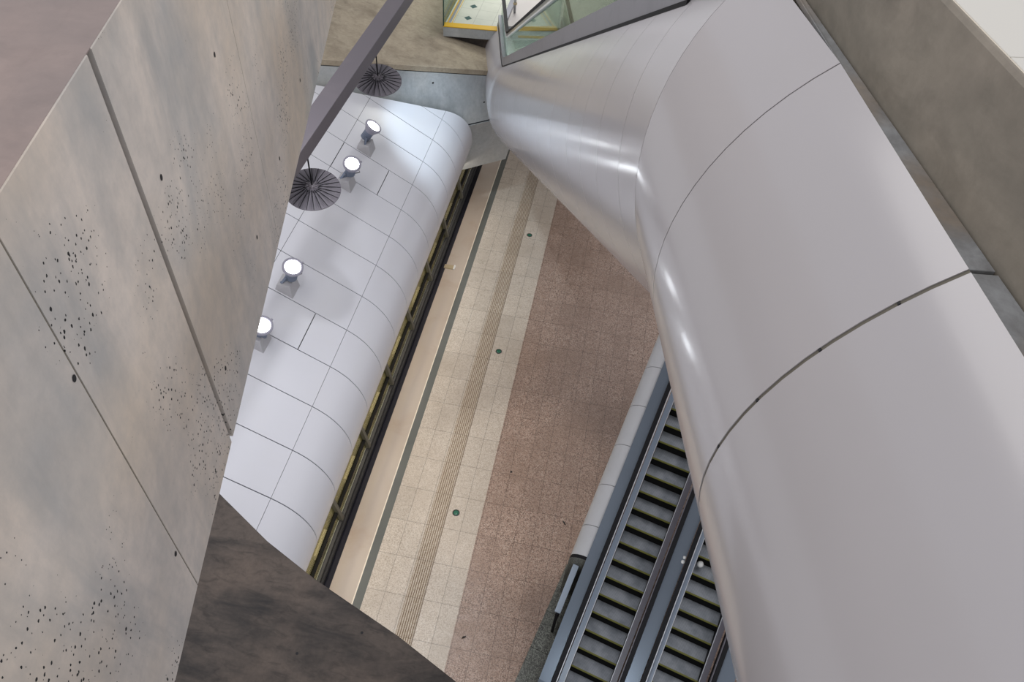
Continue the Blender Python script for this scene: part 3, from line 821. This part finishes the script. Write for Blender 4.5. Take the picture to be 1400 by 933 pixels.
# ------------------------------------------------------------------ the two escalators at lower right
eh = R(14.0); E = V(math.sin(eh), math.cos(eh), 0); Mv = V(math.cos(eh), -math.sin(eh), 0)
T30 = math.tan(R(30))
def ep(s, m_, z): return E*s + Mv*m_ + Z*z
def zi(s): return 0.70 + (s - 7.51)*T30      # tread line
SB, ST = 6.35, 16.4      # lower and upper end of the incline
def inc_box(mb, s0, s1, m0, m1, h0, h1, mt=None):
    pts = [ep(s0, m0, zi(s0)+h0), ep(s1, m0, zi(s1)+h0), ep(s1, m0, zi(s1)+h1), ep(s0, m0, zi(s0)+h1)]
    mb.prism(pts, Mv*(m1-m0), mt)
def escalator(o, label, hide_blob=True):
    t = thing('escalator', ep(7.5, o+0.5, 0), label, 'escalator', 'pair of escalators climbing from the platform')
    s = 6.71; k = 0
    while s < ST - 0.3:
        z = zi(s); m = MB()
        m.prism([ep(s, o+0.0, z), ep(s+0.405, o, z), ep(s+0.405, o, z-0.06), ep(s+0.06, o, z-0.30), ep(s+0.02, o, z-0.225)], Mv*1.0, M['step'])
        st = m.build('step', None, t, bevel=0.006)
        m = MB()
        m.box(ep(s-0.004, o, z-0.03), Mv*1.0, E*0.034, Z*0.032)
        m.build('nosing', M['nosing'], st)
        m = MB(); m.prism([ep(s+0.004, o, z-0.03), ep(s-0.025, o, z-0.222), ep(s-0.041, o, z-0.222), ep(s-0.002, o, z-0.03)], Mv*1.0)
        m.build('riser', M['riser'], st)
        s += 0.4; k += 1
    for side in (0, 1):
        x = (lambda v: o - v) if side == 0 else (lambda v: o + 1.0 + v)
        def ib(name, a, b, h0, h1, mt):
            m = MB(); inc_box(m, SB, ST, min(x(a), x(b)), max(x(a), x(b)), h0, h1); return m.build(name, M[mt], t)
        ib('skirt_panel', 0.004, 0.03, -0.25, 0.18, 'black')
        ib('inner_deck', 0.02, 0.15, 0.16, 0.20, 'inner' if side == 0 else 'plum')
        ib('edge_bead', 0.004, 0.02, 0.16, 0.205, 'bright')
        ib('balustrade_panel', 0.20, 0.215, 0.1, 0.88, 'black')
        hr = ib('handrail', 0.185, 0.285, 0.88, 0.93, 'black')
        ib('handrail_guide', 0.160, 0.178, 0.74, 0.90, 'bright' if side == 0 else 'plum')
    # landing plate at the foot
    m = MB(); m.box(ep(3.8, o-0.1, -0.02), Mv*1.2, E*2.9, Z*0.05); m.build('comb_plate', M['steel'], t)
    return t
E1 = escalator(-0.28, 'escalator on the left of the pair, beside the rounded white cladding')
OFF = 1.91
E2 = dup(E1, ep(7.5, 0.22+OFF, 0), 'escalator on the right of the pair, mostly under the white tube')
# decks
def deck(name, m0, m1, label, h=0.83, mt='deck'):
    m = MB(); inc_box(m, SB, ST, m0, m1, h-0.05, h, M[mt]); inc_box(m, SB, ST, m0+0.01, m1-0.01, -0.6, h-0.05, M['black'])
    m.box(ep(4.4, m0, 0), Mv*(m1-m0), E*(SB-4.4), Z*max(0.1, zi(SB)+h), M[mt])
    return tag(m.build(name, None, org=ep(9, (m0+m1)/2, 0)), label, 'escalator deck')
deck('outer_deck', -0.86, -0.575, 'narrow blue steel deck between the left handrail and the white cladding', 0.80)
deck('centre_deck', 1.015, 1.335, 'blue steel deck running between the two escalators', 0.80)
deck('outer_deck', 2.925, 3.3, 'blue steel deck right of the right escalator, under the tube', 0.80)
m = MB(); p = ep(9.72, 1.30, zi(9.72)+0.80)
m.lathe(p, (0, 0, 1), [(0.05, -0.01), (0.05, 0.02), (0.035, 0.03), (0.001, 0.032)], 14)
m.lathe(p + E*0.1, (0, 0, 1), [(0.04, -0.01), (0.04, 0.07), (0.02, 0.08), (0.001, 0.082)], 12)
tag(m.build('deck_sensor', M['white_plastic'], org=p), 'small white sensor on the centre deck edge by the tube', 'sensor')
m = MB(); p = ep(10.15, 1.75, zi(10.11)+0.06)  # unidentified white spot on the step, modelled as a round solid
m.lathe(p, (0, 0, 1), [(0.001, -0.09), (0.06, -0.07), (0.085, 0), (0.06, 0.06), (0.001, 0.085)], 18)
tag(m.build('white_blob', M['white_plastic'], org=p), 'small round white shape on a step of the right escalator', 'white_blob')

# rounded white side cladding of the left escalator
def clad_sec(s, c0=-1.27, c1=-0.86, top=0.74):
    z = zi(s); r = c1 - c0; pts = []
    for k in range(9):
        a = R(90)*k/8
        pts.append(ep(s, c1 - r*math.sin(a), z + top - 0.30*(1-math.cos(a))))
    pts.append(ep(s, c0 - 0.01, max(0.0, z + top - 1.1)))
    return pts
SC = [9.0, 9.70, 10.64, 11.58, 12.52, 13.46, 14.4, 15.4, 16.4]
clad = thing('escalator_cladding', ep(12, -1.1, 0), 'rounded grey white cladding panels along the left escalator side', 'cladding')
for a, b in zip(SC[:-1], SC[1:]):
    a += 0.007; b -= 0.007
    ra, rb = clad_sec(a), clad_sec(b)
    m = MB(); m.loft([ra, [p.lerp(q, .5) for p, q in zip(ra, rb)], rb], False, None, True)
    for r_, fl in ((ra, True), (rb, False)):
        inn = [p + Mv*0.03 - Z*0.03 for p in r_]; m.loft([r_, inn], False, None, False, flip=fl)
    m.build('cladding_panel', M['clad'], clad)
m = MB(); ra, rb = clad_sec(9.0), clad_sec(16.4)
m.loft([[p + Mv*0.02 - Z*0.02 for p in ra], [p + Mv*0.02 - Z*0.02 for p in rb]], False, None, True); m.build('joint_backing', M['seal_dark'], clad)
m = MB(); r0 = clad_sec(9.0); base = [V(p.x, p.y, 0) for p in (r0[-1], r0[0])]
poly = [p + Z*0.015 for p in r0[:-1]] + [ep(9.0, -1.29, 0), ep(9.0, -0.87, 0)]
m.prism(poly, -E*0.06); m.build('end_panel', M['granite'], clad)
m = MB(); m.loft([[p + Z*0.02 - E*0.065 for p in r0[:-1]], [p + Z*0.02 + E*0.03 for p in r0[:-1]]], False, None, True); m.build('end_trim', M['black'], clad)
# wall under the cladding, inner side of the incline
m = MB(); m.prism([ep(9.1, -1.25, 0), ep(16.4, -1.25, 0), ep(16.4, -1.25, zi(16.4)-0.45), ep(9.1, -1.25, zi(9.1)-0.3)], Mv*0.35)
m.build('side_wall', M['clad'], clad)
# granite border strip at the foot
m = MB()
for a, b in ((4.2, 5.2), (5.2, 6.2), (6.2, 7.25), (7.25, 8.3), (8.3, 9.75)):
    m.box(ep(a+0.006, -1.41, 0), Mv*0.55, E*(b-a-0.012), Z*0.035)
tag(m.build('granite_border', M['granite'], org=ep(7, -1.1, 0)), 'dark speckled granite border slabs along the escalator foot', 'border')
gr_ = thing('guard_rail', ep(8.3, -1.08, 0), 'short flat sloping metal guard rail on a black post beside the escalator', 'guard rail')
rz_ = lambda q: zi(q) + 0.34
m = MB(); m.prism([ep(7.86, -1.13, rz_(7.86)), ep(8.93, -1.13, rz_(8.93)), ep(8.93, -1.13, rz_(8.93)+0.035), ep(7.86, -1.13, rz_(7.86)+0.035)], Mv*0.15)
m.build('rail', M['rail'], gr_, bevel=0.005)
m = MB(); m.box(ep(7.82, -1.09, 0.035), Mv*0.07, E*0.05, Z*(rz_(7.86)-0.035)); m.build('post', M['black'], gr_, bevel=0.004)
m = MB(); m.prism([ep(7.9, -1.062, 0.15), ep(8.92, -1.062, 0.15), ep(8.92, -1.062, rz_(8.92)), ep(7.9, -1.062, rz_(7.9))], Mv*0.012)
m.build('infill_panel', M['black'], gr_)

# ------------------------------------------------------------------ light
def area(name, loc, rot, size, power, col=(1, 1, 1), sy=None):
    l = bpy.data.lights.new(name, 'AREA'); l.energy = power; l.color = col; l.size = size
    if sy: l.shape = 'RECTANGLE'; l.size_y = sy
    o = bpy.data.objects.new(name, l); COL.objects.link(o); o.location = loc; o.rotation_euler = rot
    return o
def spotl(name, loc, aim, power, col, ang=70, r=0.18):
    l = bpy.data.lights.new(name, 'SPOT'); l.energy = power; l.color = col; l.spot_size = R(ang); l.spot_blend = 0.6; l.shadow_soft_size = r
    o = bpy.data.objects.new(name, l); COL.objects.link(o); o.location = loc
    o.rotation_euler = V(*aim).to_track_quat('-Z', 'Y').to_euler()
    return o
w = bpy.data.worlds.new('world'); S.world = w; w.use_nodes = True
bg = w.node_tree.nodes['Background']; bg.inputs[0].default_value = (0.95, 0.95, 1.0, 1); bg.inputs[1].default_value = 0.60
# unseen overhead lights: general top light, second added to brighten the tube's far part
area('overhead_fill', (-8.0, 8.0, 29.0), (0, R(-12), 0), 5.0, 700, (1, 0.97, 0.95), 14.0)
area('overhead_fill', (-3.0, 19.0, 29.0), (R(-8), 0, 0), 3.0, 520, (1, 0.98, 0.97), 6.0)
area('wall_fill', (14.0, 7.0, 25.0), (0, R(64), 0), 2.0, 600, (1, 0.96, 0.92), 10.0)  # unseen light added on the right to brighten the left concrete wall
# platform lamps tucked under the roof overhang
for y in (5.5, 9.0, 12.5, 16.0, 19.5, 23.0):
    area('platform_lamp', (-5.15, y, 2.25), (0, R(-34), 0), 0.2, 19, (1, 0.90, 0.79), 2.0)
for y in (6, 10, 14, 18, 22):
    area('interior_lamp', (-8.0, y, 3.0), (0, 0, 0), 0.6, 90, (1, 0.88, 0.66), 1.2)
for t_, lc, aim in floods:
    spotl('floodlight_beam', lc + aim*0.06, aim, 60, (0.86, 0.93, 1.0), 70)
# cool spot added below the steel beam to brighten the far end of the white roof
spotl('roof_end_fill', (-5.6, 20.6, 10.4), (0.10, 0.10, -1), 800, (0.72, 0.88, 1.0), 60, 0.15)
# unseen lights added under the tall concrete wall to brighten the white roof
for u_, pw in ((3.5, 42), (6.5, 62), (9.5, 80), (12.5, 125)):
    p = un(u_, WN-1.0, zb-0.06)
    area('roof_fill', p, (0, R(22), 0), 0.5, pw, (0.93, 0.95, 1.0), 0.5).data.spread = R(120)
area('step_fill', (0.9, 1.7, 6.8), (R(38), 0, R(-25)), 0.5, 170, (0.88, 0.94, 1.0), 0.8)  # light added under the ledge to brighten the lower escalator steps
spotl('floor_pool_spot', un(8.2, WN-1.2, zb-0.08), V(3.4, 4.3, -15.9), 1900, (1, 0.95, 0.88), 24, 0.1)  # spot added to cast a pool of light on the brown floor
area('landing_fill', (-4.5, 29.5, 11.5), (0, 0, 0), 2.0, 200, (0.98, 1, 0.92), 3.0)  # area light added above the landing to brighten it

S.view_settings.view_transform = 'Standard'
S.view_settings.look = 'None'
S.view_settings.exposure = 0.0
S.view_settings.gamma = 1.0
S.view_settings.use_curve_mapping = False
